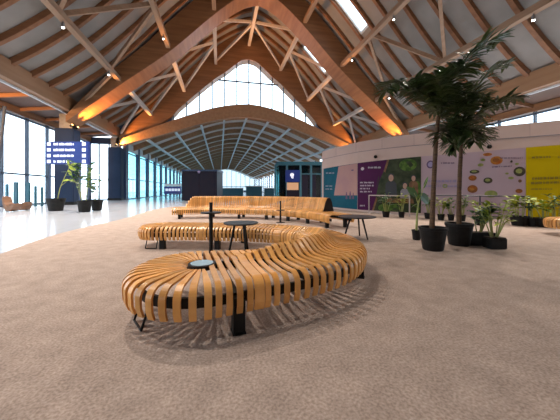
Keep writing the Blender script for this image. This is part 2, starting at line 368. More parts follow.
# far end: glazed gable
bm = NB(); strip(bm, [XC+o for o in offs(-15.2,15.2,20)], lambda o: 0.0, lambda o: LP(o)+LT(o)-.06, YF-.06, YF); g = struct('window_5', bm, 'far_glass')
bm = NB()
for k in range(13):
    x = XC-15+2.5*k; box(bm, x-.1, x+.1, YF-.15, YF+.05, 0, LP(abs(x-XC))+LT(abs(x-XC))-.1)
box(bm, XC-15, XC+15, YF-.15, YF, 2.9, 3.2); box(bm, XC-15, XC+15, YF-.15, YF, 0, 1.0); struct('window_frame', bm, 'mullion_dark', g)
# clerestory between the farther arch and the lower arch
lim = 9.35
bm = NB(); strip(bm, [XC+o for o in offs(-9.45,9.45,40)], lambda o: LP(o)+LT(o)-.05, lambda o: max(PB(o)+.05, LP(o)+LT(o)), Y2-.02, Y2+.02); g = struct('window_6', bm, 'clear_glass')
bm = NB()
for k in range(-6, 7):
    x = XC+1.55*k; o = abs(x-XC); box(bm, x-.07, x+.07, Y2-.1, Y2+.1, LP(o)+LT(o)-.05, PB(o)+.1)
box(bm, XC-3.9, XC+3.9, Y2-.09, Y2+.09, 15.2, 15.34); struct('window_frame', bm, 'mullion_dark', g)
for s in (-1, 1):
    bm = NB(); strip(bm, [XC+s*o for o in offs(9.45,15.2,14)], lambda o: LP(o)+.4, lambda o: PB(o)+.3, Y2-.06, Y2+.06); struct('trim_1' if s < 0 else 'trim_2', bm, 'navy_frame')
for s in (-1, 1):
    bm = NB(); strip(bm, [XC+s*o for o in offs(9,15.6,14)], lambda o: min(P(o)+T(o)-.15, R(o)-.1), lambda o: R(o)+.05, Y2+.2, Y2+.4); struct('trim_4' if s < 0 else 'trim_5', bm, 'navy_frame')
# piers
def pier(x, y, sx, sy, h, label):
    e = empty('pier', (x, y, 0), label, 'column', 'dark blue clad columns')
    bm = NB(); box(bm, x-sx/2, x+sx/2, y-sy/2, y+sy/2, 0, h); bmesh.ops.bevel(bm, geom=bm.edges[:], offset=.06, segments=2, affect='EDGES'); obj('cladding', bm, 'navy_clad', e)
    bm = NB(); box(bm, x-sx/2-.03, x+sx/2+.03, y-sy/2-.03, y+sy/2+.03, 0, .25); obj('skirting', bm, 'black_steel', e)
    for s in (-1, 1):
        bm = NB(); box(bm, x-.45, x+.45, y+s*.3-.05, y+s*.3+.05, h, h+1.2); obj('steel_bracket', bm, 'grey_steel', e)
pier(-12.25, Y1, 1.35, 1.2, 6.2, 'dark blue clad column under the left foot of the near arch, behind the flight sign')
pier(-12.0, Y2, 1.4, 1.0, 6.2, 'wide dark blue column under the left foot of the farther arch')
pier(XC+15.7, Y1, 1.4, 1.4, 6.2, 'dark column behind the hoarding under the right foot of the near arch')
pier(XC+15.5, Y2, 1.4, 1.4, 6.2, 'dark column under the right foot of the farther arch')
# slanting facade props
for k, (a, b) in enumerate((((11.5),(15.2)),((15.2),(16.6)))):
    pass
for k, (y0, y1) in enumerate(((20.6,19.3),(20.9,21.8))):
    bm = NB(); tube(bm, [(XL+.6, y0, 0), (XL+.6, y1, 6.85)], .11, 12)
    tag(obj('facade_prop', bm, 'mullion_dark', None, origin=(XL+.6,y0,0)), ('slanting steel prop leaning toward the camera inside the left facade','slanting steel prop leaning away from the camera inside the left facade')[k], 'post')
# ------------------------------------------------------------------ slatted benches
def slat(bm, o, n, prof, wf, th=.02):     # o: 2D origin, n: 2D outward dir, prof: (v,z) list, wf: width as function of v
    t = Vector((-n.y, n.x, 0)); rows = []
    m = len(prof)
    for i, (v, z) in enumerate(prof):
        a = prof[max(i-1,0)]; b = prof[min(i+1,m-1)]; dv, dz = b[0]-a[0], b[1]-a[1]; l = math.hypot(dv, dz) or 1
        nv, nz = -dz/l, dv/l                # normal, turned outwards (left of travel)
        w = wf(v)/2; rows.append([])
        for k in (0, 1):
            vv, z2 = v-nv*th*k, z-nz*th*k
            p = o+n*vv
            rows[-1] += [bm.verts.new((p.x-t.x*w, p.y-t.y*w, z2)), bm.verts.new((p.x+t.x*w, p.y+t.y*w, z2))]
    for a, b in zip(rows, rows[1:]):
        bm.faces.new((a[0],a[1],b[1],b[0])); bm.faces.new((a[3],a[2],b[2],b[3]))
        bm.faces.new((a[2],a[0],b[0],b[2])); bm.faces.new((a[1],a[3],b[3],b[1]))
    a = rows[0]; bm.faces.new((a[0],a[2],a[3],a[1])); a = rows[-1]; bm.faces.new((a[0],a[1],a[3],a[2]))
def drop(w, zt=.45, zb=.18, r=.13):       # rounded outer corner then the side, bulging slightly, going down
    pr = []
    for k in range(9):
        a = PI/2*k/8; pr.append((w-r+math.sin(a)*r, zt-r*.85+math.cos(a)*r*.85))
    pr += [(w-.004, zt-.2), (w-.018, zb+.03), (w-.03, zb)]
    return pr
def fan_prof(rin, w, zt=.45, dip=.0):
    return [(rin, zt-.03-dip), (rin+.05, zt-.004-dip*.6), (rin+(w-rin)*.4, zt+.004-dip*.2)]+drop(w, zt)
def arm_prof(wo, wi, crest, cv=-.12, zt=.45):
    right = drop(wo, zt); left = [(-v, z) for v, z in drop(wi, zt)][::-1]
    mid = []
    a, b = -(wi-.13)+.03, (wo-.13)-.03
    for k in range(15):
        v = a+(b-a)*k/14; x = (v-cv); s = .075 if x < 0 else .13
        mid.append((v, zt-.012*crest/.15+crest*math.exp(-(x/s)**2*.8)))
    return (left+mid+right)[::1]
def catmull(pts, n):
    out = []
    for i in range(len(pts)-1):
        p0, p1, p2, p3 = pts[max(i-1,0)], pts[i], pts[i+1], pts[min(i+2,len(pts)-1)]
        for k in range(n):
            t = k/n; out.append(tuple(.5*((2*b)+(c-a)*t+(2*a-5*b+4*c-d)*t*t+(3*b-a-3*c+d)*t**3) for a, b, c, d in zip(p0,p1,p2,p3)))
    out.append(tuple(pts[-1])); return out
def resample(path, step):                 # equal steps along first two coords
    out = [path[0]]; acc = 0
    for a, b in zip(path, path[1:]):
        l = math.dist(a[:2], b[:2]); pos = step-acc
        while pos <= l:
            f = pos/l; out.append(tuple(x+(y-x)*f for x, y in zip(a, b))); pos += step
        acc = (acc+l) % step if l else acc
    return out
def ribbon(bm, pts, w, h):                # dark steel spine strip
    pts = [Vector(p) for p in pts]; rows = []
    for i, p in enumerate(pts):
        t = (pts[min(i+1,len(pts)-1)]-pts[max(i-1,0)]).normalized(); s = Vector((-t.y, t.x, 0))*w/2
        rows.append([bm.verts.new(q) for q in (p-s, p+s, p+s+Vector((0,0,h)), p-s+Vector((0,0,h)))])
    for a, b in zip(rows, rows[1:]):
        for k in range(4): bm.faces.new((a[k], a[(k+1)%4], b[(k+1)%4], b[k]))
    bm.faces.new(rows[0][::-1]); bm.faces.new(rows[-1])

# the big serpentine bench: (u, d, outer half width, inner half width, crest height)
keys = [(-.80,2.76,.72,.70,.0),(-.42,2.90,.68,.60,.03),(0,3.07,.62,.52,.13),(.40,3.34,.56,.44,.17),(.70,3.78,.50,.38,.18),(.80,4.32,.46,.38,.16),
        (.66,4.90,.44,.38,.10),(.22,5.38,.44,.40,.05),(-.40,5.66,.46,.42,.02),(-1.1,5.80,.46,.44,0),(-1.8,5.88,.46,.46,0),(-2.56,5.90,.50,.50,0)]
path = catmull([tuple(W(k[0],k[1]).xy)+k[2:] for k in keys], 14)
EB = W(-.8, 2.76, 0)
bench = empty('slatted_bench', EB, 'long serpentine bench of bent plywood slats curling around toward the camera, nearest of all', 'bench')
bm = NB(); st = resample(path, .084)
def tan2(i, p): 
    a = p[max(i-1,0)]; b = p[min(i+1,len(p)-1)]; v = Vector((b[0]-a[0], b[1]-a[1], 0)); return v.normalized()
for i, s in enumerate(st):
    if i == 0: continue
    t = tan2(i, st); n = Vector((t.y, -t.x, 0))     # outward: right of travel
    wid = .086 if i in (5, 24, 45, 66) else .05
    slat(bm, Vector((s[0], s[1], 0)), n, arm_prof(s[2], s[3], s[4]), lambda v, w=wid: w)
def fan(bm, c, t_back, rad, rin, n, pitchw):
    # half turn of slats from the outer side round the tip to the inner side
    n0 = Vector((t_back.y, -t_back.x, 0))
    for k in range(n+1):
        a = -PI*k/n; d = Vector((n0.x*math.cos(a)-n0.y*math.sin(a), n0.x*math.sin(a)+n0.y*math.cos(a), 0))
        r = rad[0]+(rad[1]-rad[0])*k/n
        slat(bm, c, d, fan_prof(rin, r), lambda v: max(.014, min(pitchw, PI*max(v,.02)/n*.72)))
c1 = Vector((st[0][0], st[0][1], 0)); t1 = tan2(0, st); fan(bm, c1, t1, (st[0][2], st[0][3]), .15, 19, .058)
c2 = Vector((st[-1][0], st[-1][1], 0)); t2 = tan2(len(st)-1, st); fan(bm, c2, -t2, (st[-1][3], st[-1][2]), .12, 20, .05)
obj('seat_slats', bm, 'bench_ply', bench)
def off_path(fr_o, z, side):
    out = []
    for i, s in enumerate(st):
        t = tan2(i, st); n = Vector((t.y, -t.x, 0)); w = s[2]*fr_o if side > 0 else -s[3]*fr_o
        out.append(Vector((s[0], s[1], z))+n*w)
    return out
bm = NB()
arc1 = []; n0 = Vector((t1.y, -t1.x, 0))
for k in range(25):
    a = -PI*k/24; d = Vector((n0.x*math.cos(a)-n0.y*math.sin(a), n0.x*math.sin(a)+n0.y*math.cos(a), 0)); arc1.append(c1+d*.71*(1-.02*k/24)*.8+Vector((0,0,.235)))
arc2 = []; n0 = Vector((t2.y, -t2.x, 0))
for k in range(25):
    a = PI*k/24; d = Vector((n0.x*math.cos(a)-n0.y*math.sin(a), n0.x*math.sin(a)+n0.y*math.cos(a), 0)); arc2.append(c2+d*.5*.8+Vector((0,0,.235)))
ribbon(bm, off_path(.8, .235, 1)+arc2, .03, .085); ribbon(bm, arc1[::-1][:0]+off_path(.8, .235, -1), .03, .085); ribbon(bm, arc1, .03, .085)
for i in list(range(3, len(st), 9)):
    t = tan2(i, st); n = Vector((t.y, -t.x, 0)); p = Vector((st[i][0], st[i][1], 0))
    bar(bm, p+n*st[i][2]*.85+Vector((0,0,.27)), p-n*st[i][3]*.85+Vector((0,0,.27)), .05, .06)
obj('steel_spine', bm, 'black_steel', bench)
bm = NB(); lathe(bm, (c1.x, c1.y, 0), [(.12,.40),(.14,.415),(.14,.45),(.115,.452)], 32); ring = obj('tray_ring', bm, 'black_steel', bench)
bm = NB(); lathe(bm, (c1.x, c1.y, 0), [(.112,.43),(.112,.455),(.105,.458)], 32); obj('round_tray', bm, 'tray_glass', bench)['label'] = 'pale blue glass disc in the bench end'
def leg_plate(par, p, n, w=.1, z=.30):
    bm = NB(); obox(bm, (p.x, p.y), n, .10, w, .012, z); obox(bm, (p.x, p.y), n, .115, w*1.12, 0, .014); obj('leg', bm, 'black_steel', par)
def station(fr):
    i = int(fr*(len(st)-1)); t = tan2(i, st); return Vector((st[i][0], st[i][1], 0)), Vector((t.y, -t.x, 0)), st[i]
for fr, sd in ((.045, 1), (.30, 1), (.33,-1), (.50, 1), (.56,-1), (.80, -1), (.985, -1), (.75, 1)):
    p, n, s = station(fr); leg_plate(bench, p+n*(s[2]-.09 if sd > 0 else -(s[3]-.09)), n)
def wire_leg(par, c, d, r, h=.26):
    p = c+d*r; s = Vector((-d.y, d.x, 0))*.12
    bm = NB(); tube(bm, [p-d*.08-s+Vector((0,0,h)), p-s+Vector((0,0,.012)), p+s+Vector((0,0,.012)), p-d*.08+s+Vector((0,0,h))], .011, 8); obj('wire_leg', bm, 'black_steel', par)
wire_leg(bench, c1, (fl(139,326)-c1).normalized(), .60)
wire_leg(bench, c2, (fl(148,250)-c2).normalized(), .44)

# straight bench with backrest behind
def back_bench(par, pth, w, back, zt=.45, zback=.93):
    N = len(pth)-1; bm = NB()
    for i, s in enumerate(pth):
        f = i/N; p = Vector((s[0], s[1], 0)); t = tan2(i, pth); n = Vector((t.y, -t.x, 0)); s = back(f)
        if s > .02:
            h = (zback-zt)*s
            pr = [(-v, z) for v, z in drop(w*.78, zt)][::-1][:-2]
            pr += [(-.30, zt+.01), (-.27, zt+.07*s), (-.235, zt+h*.55), (-.20, zt+h*.88), (-.13, zt+h), (-.04, zt+h*.99), (.02, zt+h*.88), (.07, zt+h*.5), (.11, zt+h*.16), (.16, zt+.008)]
            pr += drop(w, zt)
        else: pr = arm_prof(w, w*.78, 0)
        slat(bm, p, n, pr, lambda v: .052)
    obj('seat_slats', bm, 'bench_ply', par)
    bm = NB()
    for s in (w*.8, -w*.6):
        pts = []
        for i, q in enumerate(pth):
            t = tan2(i, pth); pts.append(Vector((q[0]+t.y*s, q[1]-t.x*s, .24)))
        ribbon(bm, pts, .03, .08)
    obj('steel_spine', bm, 'black_steel', par)
    for f in (.04, .2, .36, .52, .66, .8, .96):
        i = int(f*N); t = tan2(i, pth); n = Vector((t.y, -t.x, 0)); p = Vector((pth[i][0], pth[i][1], 0))
        leg_plate(par, p+n*(w-.12), n, .1); leg_plate(par, p-n*(w*.78-.12), n, .1)
BP = resample(catmull([tuple(W(*q).xy) for q in ((-4.5,11.5),(-3,11.75),(-1.3,11.6),(0,11.1),(1.0,10.25),(1.62,9.25),(1.95,8.3))], 14), .082)
def bk(f):
    if f < .05: return 0
    if f < .10: return math.sin((f-.05)/.05*PI/2)
    if f <= .87: return 1
    return 0
eb = empty('slatted_bench', W(-.6, 10.9, 0), 'long curved slatted bench with high rounded backrest behind the serpentine one', 'bench')
back_bench(eb, BP, .5, bk)
# dark closed end of the backrest
i = int(.87*(len(BP)-1)); t = tan2(i, BP); n = Vector((t.y, -t.x, 0)); p = Vector((BP[i][0], BP[i][1], 0))+t*.055
bm = NB(); prof = [(-.30,.47),(-.25,.60),(-.215,.78),(-.16,.90),(-.09,.935),(-.02,.90),(.05,.76),(.10,.58),(.15,.47)]
lo = [bm.verts.new(p-t*.02+n*v+Vector((0,0,z-.005))) for v, z in prof]; hi = [bm.verts.new(p+t*.015+n*v+Vector((0,0,z-.005))) for v, z in prof]
bm.faces.new(lo); bm.faces.new(hi[::-1])
for k in range(len(prof)): bm.faces.new((lo[k], lo[(k+1)%len(prof)], hi[(k+1)%len(prof)], hi[k]))
obj('backrest_end_panel', bm, 'bench_end', eb)['label'] = 'dark oval end of the backrest'
# bench end peeping in at the right border
er = empty('slatted_bench', at(566, 7.2, 0), 'end of another wooden slatted bench at the right border beside the yellow poster', 'bench')
bm = NB(); cc = at(569, 7.2, 0); tb = Vector((ca, -sa, 0))*1
fan(bm, cc, tb, (.5, .5), .12, 18, .056)
for k in range(1, 14): slat(bm, cc+tb*.08*k, Vector((tb.y,-tb.x,0)), arm_prof(.5,.5,0), lambda v: .052)
obj('seat_slats', bm, 'bench_ply', er)
bm = NB(); q = Vector((tb.y,-tb.x,0))
ribbon(bm, [cc+Vector((-.3*tb.x,-.3*tb.y,.24)), cc+tb*1.05+Vector((0,0,.24))], .05, .09); obj('steel_spine', bm, 'black_steel', er)
leg_plate(er, cc+q*.2-tb*.1, q); leg_plate(er, cc-q*.2+tb*.7, q); leg_plate(er, cc+q*.2+tb*.7, q)

# ------------------------------------------------------------------ small tables
def pedestal(px, d, zt, r, top, label):
    c = at(px, d, 0); e = empty('pedestal_table', c, label, 'table')
    bm = NB(); lathe(bm, c, [(r*.97,zt-.025),(r,zt-.018),(r,zt-.006),(r*.98,zt)], 36); obj('tabletop', bm, 'table_black', e)
    bm = NB(); tube(bm, [c+Vector((0,0,.01)), c+Vector((0,0,zt-.02))], .036, 14); obj('post', bm, 'black_steel', e)
    bm = NB(); tube(bm, [c+Vector((0,0,zt-.005)), c+Vector((0,0,top))], .03, 14); obj('charging_post', bm, 'black_steel', e)
    bm = NB(); lathe(bm, c, [(.17,0),(.17,.012),(.06,.02)], 28); obj('foot_plate', bm, 'black_steel', e)
pedestal(211, 5.02, .79, .185, .97, 'small round black table on a thick post, left of the three-legged table')
pedestal(280.5, 9.9, .47, .16, .80, 'slim dark post table in front of the long backrest bench')
def three_leg(px, d, zt, r, label, mtop='table_black'):
    c = at(px, d, 0); e = empty('side_table', c, label, 'table')
    bm = NB(); lathe(bm, c, [(r*.95,zt-.028),(r,zt-.02),(r,zt-.006),(r*.985,zt)], 40); obj('tabletop', bm, mtop, e)
    for k in range(3):
        a = -PI/2+.35+2*PI*k/3; dd = Vector((math.cos(a), math.sin(a), 0))
        bm = NB(); tube(bm, [c+dd*r*.35+Vector((0,0,zt-.02)), c+dd*r*.72+Vector((0,0,0.002))], [.024,.018], 10); obj('leg', bm, 'black_steel', e)
three_leg(241, 5.0, .60, .32, 'round black three-legged table standing inside the curl of the serpentine bench')
three_leg(357, 6.75, .545, .46, 'low wide dark round table at the right end of the long bench', 'table_black')

# ------------------------------------------------------------------ curved hoarding with posters
def wp(px, z, off=0): return at(px, wall_d(px)-off, z)
def wz(px, y): return CH+(HY-y)/F*wall_d(px)
def wstrip(bm, pxs, lo, hi, off, th):     # curved band on the wall; lo/hi functions of px
    prev = None
    for x in pxs:
        v = [bm.verts.new(wp(x, z, o)) for z, o in ((lo(x),off),(lo(x),off-th),(hi(x),off-th),(hi(x),off))]
        if prev:
            for k in range(4): bm.faces.new((prev[k], prev[(k+1)%4], v[(k+1)%4], v[k]))
        else: bm.faces.new(v)
        prev = v
    bm.faces.new(prev[::-1])
def wquad(name, corners, off, m, par, th=.006, nseg=8):   # corners (px,z): bl, br, tr, tl
    (a,za),(b,zb),(c,zc),(d,zd) = corners; bm = NB(); prev = None
    for k in range(nseg+1):
        f = k/nseg; x0, z0 = a+(b-a)*f, za+(zb-za)*f; x1, z1 = d+(c-d)*f, zd+(zc-zd)*f
        v = [bm.verts.new(q) for q in (wp(x0,z0,off), wp(x0,z0,off-th), wp(x1,z1,off-th), wp(x1,z1,off))]
        if prev:
            for j in range(4): bm.faces.new((prev[j], prev[(j+1)%4], v[(j+1)%4], v[j]))
        else: bm.faces.new(v)
        prev = v
    bm.faces.new(prev[::-1]); return obj(name, bm, m, par)
def wpoly(name, pts, off, m, par, th=.005):
    bm = NB(); a = [bm.verts.new(wp(x,z,off)) for x, z in pts]; b = [bm.verts.new(wp(x,z,off-th)) for x, z in pts]
    bm.faces.new(a); bm.faces.new(b[::-1])
    for k in range(len(pts)): bm.faces.new((a[k], a[(k+1)%len(pts)], b[(k+1)%len(pts)], b[k]))
    return obj(name, bm, m, par)
def ell(px, y, rx, ry, n=20, rot=0):
    out = []
    for k in range(n):
        a = 2*PI*k/n; x = math.cos(a)*rx; yy = math.sin(a)*ry
        out.append((px+x*math.cos(rot)-yy*math.sin(rot), wz(px, y+x*math.sin(rot)+yy*math.cos(rot))))
    return out
pxs = [322+6*k for k in range(54)]
bm = NB(); wstrip(bm, pxs, lambda x: 0.0, lambda x: 3.9, 0, .22); hw = struct('wall_right', bm, 'hoarding')
bm = NB(); wstrip(bm, pxs, lambda x: 3.33, lambda x: 3.36, .012, .012)
for x in (336, 356, 382, 414, 450, 490, 530): wstrip(bm, [x-.12, x+.12], lambda q: 3.36, lambda q: 3.9, .006, .006)
struct('seam', bm, 'cloth_grey', hw)
bm = NB(); wstrip(bm, pxs, lambda x: 0.0, lambda x: .1, .02, .02); bbd = struct('baseboard_right', bm, 'hoarding')
pt = lambda x: 2.68+(x-323)/237*.28
def words(name, px0, px1, y, h, par, m, rnd, off=.024, slope=0):
    bm = NB(); x = px0
    while x < px1-.6:
        w = min(rnd.uniform(1.2, 4.0), px1-x); k = x
        while k < x+w-.3:
            hh = h*rnd.uniform(.75, 1); z0 = wz(k, y+h/2+slope*(k-px0)); z1 = wz(k, y+h/2-hh+slope*(k-px0))
            wstrip(bm, [k, k+.42], lambda q: z0, lambda q: z1, off, .004); k += .6
        x += w+.8
    return obj(name, bm, m, par)
rnd = random.Random(3)
# travel poster (teal with a pink sky photo)
e1 = empty('poster', wp(340, 0, .01), 'teal travel poster with a pink sunset photo and small silhouettes, leftmost on the hoarding', 'poster', 'hoarding posters')
wquad('teal_field', [(323.5,.1),(357.3,.1),(357.3,pt(357)),(323.5,pt(323))], .014, 'teal_poster', e1, .012)
wquad('sunset_photo', [(334,.85),(357.2,.9),(357.2,pt(357)-.01),(338.5,pt(338)-.03)], .02, 'pink_sky', e1)
for x, h, w in ((346.5, 4.8, 1.0), (350.2, 5.6, 1.1), (353.2, 4.2, .9)):
    b = wz(x, 199); wpoly('silhouette', [(x-w,b),(x+w,b),(x+w*.7,wz(x,199-h)),(x+w*.45,wz(x,199-h-.6)),(x+w*.45,wz(x,199-h-2)),(x-w*.45,wz(x,199-h-2)),(x-w*.45,wz(x,199-h-.6)),(x-w*.7,wz(x,199-h))], .024, 'silhouette', e1)
words('lettering', 326, 334, 173, 1.2, e1, 'print_pale', rnd); words('lettering', 325.5, 332, 186, .9, e1, 'print_pale', rnd); words('lettering', 325.5, 332.5, 189, .9, e1, 'print_pale', rnd)
wpoly('bird', ell(352.5,170.2,1.3,.7), .024, 'print_dark', e1)
# purple poster with photo of people
e2 = empty('poster', wp(385, 0, .01), 'purple poster with white lettering beside a slanted photo of people among foliage', 'poster', 'hoarding posters')
wquad('people_photo', [(357.6,.1),(421,.1),(421,pt(421)),(357.6,pt(358))], .014, 'photo_dark', e2, .012, 12)
wquad('purple_field', [(357.6,.1),(372,.1),(387,pt(387)-.005),(357.6,pt(358)-.005)], .02, 'purple', e2)
wquad('pale_band', [(372,.1),(373.8,.1),(389.2,pt(387)-.01),(387,pt(387)-.01)], .02, 'photo_brown', e2)
wpoly('foliage', ell(408,165,9,6), .018, 'photo_green', e2); wpoly('foliage', ell(404,208,16,4.5), .018, 'photo_green', e2); wpoly('foliage', ell(417,190,4,9), .018, 'photo_green', e2)
wpoly('foliage', ell(385,208,7,4), .018, 'photo_green', e2)
for x, y, sk, cl, s in ((391, 178, 'skin', 'cloth_dark', 1.0), (405, 186, 'skin', 'cloth_grey', .85), (413.5, 178.5, 'skin', 'photo_brown', .8)):
    wpoly('torso', [(x-6*s,wz(x,y+19*s)),(x+6*s,wz(x,y+19*s)),(x+5.4*s,wz(x,y+6*s)),(x+3.4*s,wz(x,y+3.4*s)),(x-3.4*s,wz(x,y+3.4*s)),(x-5.4*s,wz(x,y+6*s))], .021, cl, e2)
    wpoly('hair', ell(x,y-1.4*s,3.1*s,3.2*s), .0225, 'cloth_dark', e2); wpoly('face', ell(x,y,2.5*s,3.4*s), .025, sk, e2)
wquad('table_photo', [(386,.55),(414,.55),(413,.78),(387,.78)], .026, 'photo_brown', e2)
wpoly('emblem', ell(362.5,168.8,1.6,1.6), .024, 'print_pale', e2); words('lettering', 368, 381, 167.5, 1.8, e2, 'print_pale', rnd)
for k in range(4): words('lettering', 360, (374,373.5,371,372)[k], 182.5+k*3, 1.6, e2, 'print_pale', rnd)
words('lettering', 360, 365, 205.5, 1.6, e2, 'print_pale', rnd)
# lilac food poster
e3 = empty('poster', wp(470, 0, .01), 'wide pale lilac poster scattered with dishes of food, behind the tall palms', 'poster', 'hoarding posters')
wquad('lilac_field', [(421.4,.1),(525.5,.1),(525.5,pt(525)),(421.4,pt(421))], .014, 'lilac', e3, .012, 16)
wpoly('emblem', ell(430.5,164.5,4,4), .02, 'print_dark', e3); wpoly('emblem', ell(430.5,164.5,2.6,2.6), .023, 'print_blue', e3)
words('lettering', 441, 455, 163, 1.4, e3, 'print_dark', rnd); words('lettering', 425, 457, 181, 2.6, e3, 'print_blue', rnd); words('lettering', 425, 459, 186, 2.0, e3, 'print_blue', rnd)
words('lettering', 500, 523, 158, 1.2, e3, 'print_dark', rnd); words('lettering', 492, 512, 167, 1.3, e3, 'print_dark', rnd, slope=-.05)
for x, y, rx, ry, m in ((496.5,160.5,6.2,4.2,'food_red'),(487.5,154.5,4.6,1.6,'food_red'),(474.5,171.8,5,2,'food_dark'),(472.5,178,4.2,2.8,'food_orange'),(472.5,189,5.2,4,'food_orange'),
                        (488,180.5,4.6,3,'food_dark'),(519.5,171.5,6,4.8,'food_dark'),(480.5,165,3,1.6,'food_green'),(483,160,2.4,1.3,'food_green'),(491,194,6.6,3.6,'food_green'),
                        (519,191,3.6,2.2,'food_orange'),(511,178,3,1.3,'food_green'),(517,164,2,1.2,'food_green'),(520,181,1.8,1.6,'photo_brown'),(511.5,161.5,1.2,1.2,'food_dark'),(507,173.5,1.8,1,'food_green'),(445,186,3,2,'food_green')):
    dsh = wpoly('dish', ell(x,y,rx,ry), .02, m, e3)
    if rx > 4 and m != 'food_green': wpoly('garnish', ell(x-.5,y-.4,rx*.55,ry*.5), .023, 'food_orange' if m == 'food_red' else ('food_green' if m == 'food_dark' else 'food_red'), dsh)
# yellow poster
e4 = empty('poster', wp(560, 0, .01), 'bright yellow poster with dark lettering at the right border', 'poster', 'hoarding posters')
wquad('yellow_field', [(526,.1),(640,.1),(640,pt(600)),(526,pt(526))], .014, 'yellow', e4, .012, 16)
words('lettering', 532, 551, 157.5, 2.2, e4, 'print_olive', rnd, slope=-.03); words('lettering', 532, 575, 178.5, 3, e4, 'print_olive', rnd, slope=-.03); words('lettering', 531, 575, 183, 2.6, e4, 'print_olive', rnd, slope=-.03)
words('lettering', 531, 552, 189, 1.4, e4, 'print_olive', rnd); words('lettering', 558, 566, 157, 2.2, e4, 'print_olive', rnd)
for x, y in ((375.5,157.2),(489.5,147.2)):
    c = wp(x, wz(x,y), .0); e = empty('wall_lamp', c, 'small dark round fixture on the hoarding above the ' + ('purple poster' if x < 400 else 'food poster'), 'lamp', 'dark fixtures on the hoarding')
    q = (Vector((0,0,CH))-c); q.z = 0; q.normalize()
    bm = NB(); tube(bm, [c, c+q*.14], .03, 10); obj('arm', bm, 'black_steel', e)
    bm = NB(); bmesh.ops.create_uvsphere(bm, u_segments=16, v_segments=10, radius=.09); bmesh.ops.translate(bm, verts=bm.verts, vec=c+q*.2); obj('head', bm, 'black_steel', e, True)

# barrier rails in front of the hoarding
def rail(pa, pb, posts, m, label, off=1.15, zr=.96):
    e = empty('barrier_rail', wp(pa, 0, off), label, 'barrier', 'barriers before the hoarding')
    n = 10; bm = NB(); tube(bm, [wp(pa+(pb-pa)*k/n, zr, off) for k in range(n+1)], .028, 10); obj('handrail', bm, m, e)
    for x in posts:
        bm = NB(); c = wp(x, 0, off); tube(bm, [c, c+Vector((0,0,zr))], .028, 10); lathe(bm, c, [(.08,0),(.08,.012),(.03,.02)], 16); obj('post', bm, m, e)
rail(369, 409.5, (369, 409.5), 'rail_pale', 'pale barrier rail before the purple poster', .9, .93)
rail(432, 529, (432, 480, 529), 'rail_dark', 'dark barrier rail before the lilac food poster', 1.15, .97)
# ------------------------------------------------------------------ plants
def leaf(bm, base, d, ln, wd, droop=.4, side=None, fold=.15, n=5, tip=1.0):
    base = Vector(base); d = Vector(d).normalized(); up = Vector((0,0,1))
    s = d.cross(up); s = s.normalized() if s.length > .05 else Vector((1,0,0))
    if side == 'broad': s = (d.cross(Vector((-sa*.9,-ca*.9,.45)))).normalized()
    elif side is not None: s = (s*math.cos(side)+d.cross(s)*math.sin(side)).normalized()
    nrm = s.cross(d); rows = []; p = base.copy()
    for k in range(n+1):
        f = k/n; w = wd*math.sin(PI*min(1, .08+f*.92))**.8*(1 if k < n else 0)
        w = max(w, .002)
        rows.append([bm.verts.new(p-s*w/2+nrm*w*fold), bm.verts.new(p), bm.verts.new(p+s*w/2+nrm*w*fold)])
        dd = (d-up*droop*f*1.4).normalized(); p = p+dd*ln/n
    for a, b in zip(rows, rows[1:]):
        bm.faces.new((a[0],a[1],b[1],b[0])); bm.faces.new((a[1],a[2],b[2],b[1]))
def pot(par, c, r0, r1, h, m='pot_black', handles=False):
    bm = NB(); lathe(bm, c, [(r0*.9,0),(r0,.02),(r1,h*.88),(r1*1.05,h*.89),(r1*1.06,h),(r1*.94,h),(r1*.9,h*.86)], 28); o = obj('pot', bm, m, par)
    bm = NB(); lathe(bm, c, [(r1*.86,h*.82),(r1*.89,h*.875),(r1*.3,h*.9)], 20); obj('soil', bm, 'soil', o)
    if handles:
        for k in (0, 1):
            a = -YAW+PI*k; q = Vector(c)+Vector((math.cos(a)*r1, math.sin(a)*r1, h*.78)); s = Vector((-math.sin(a), math.cos(a), 0)); o2 = Vector((math.cos(a), math.sin(a), 0))
            bm = NB(); tube(bm, [q-s*.09, q-s*.07+o2*.06, q+s*.07+o2*.06, q+s*.09], .014, 8); obj('handle', bm, m, o)
rp = random.Random(11)
def frond(par, pts, ln=.34, n=44, w=.072):
    path = catmull([tuple(p) for p in pts], 10); m = len(path)
    bm = NB(); tube(bm, [Vector(p) for p in path[::3]]+[Vector(path[-1])], [.016*(1-.75*k/(len(path[::3]))) for k in range(len(path[::3])+1)], 6)
    for k in range(n):
        f = .12+.88*k/(n-1); i = min(m-2, int(f*(m-1))); a, b = Vector(path[i]), Vector(path[i+1]); t = (b-a).normalized()
        p = a+(b-a)*((f*(m-1))-i); s = t.cross(Vector((0,0,1))); s = s.normalized() if s.length > .1 else Vector((1,0,0)); up = s.cross(t)
        l = ln*(.55+.75*math.sin(PI*min(1,.15+f*.8)))*rp.uniform(.85,1.15)
        for sg in (-1, 1):
            dr = (s*sg*rp.uniform(.7,1.0)+t*rp.uniform(.35,.75)+up*rp.uniform(-.5,.8))
            leaf(bm, p, dr, l, w*rp.uniform(.8,1.25), rp.uniform(.25,.75), None, .12, 4)
    return obj('frond', bm, 'palm_leaf', par)
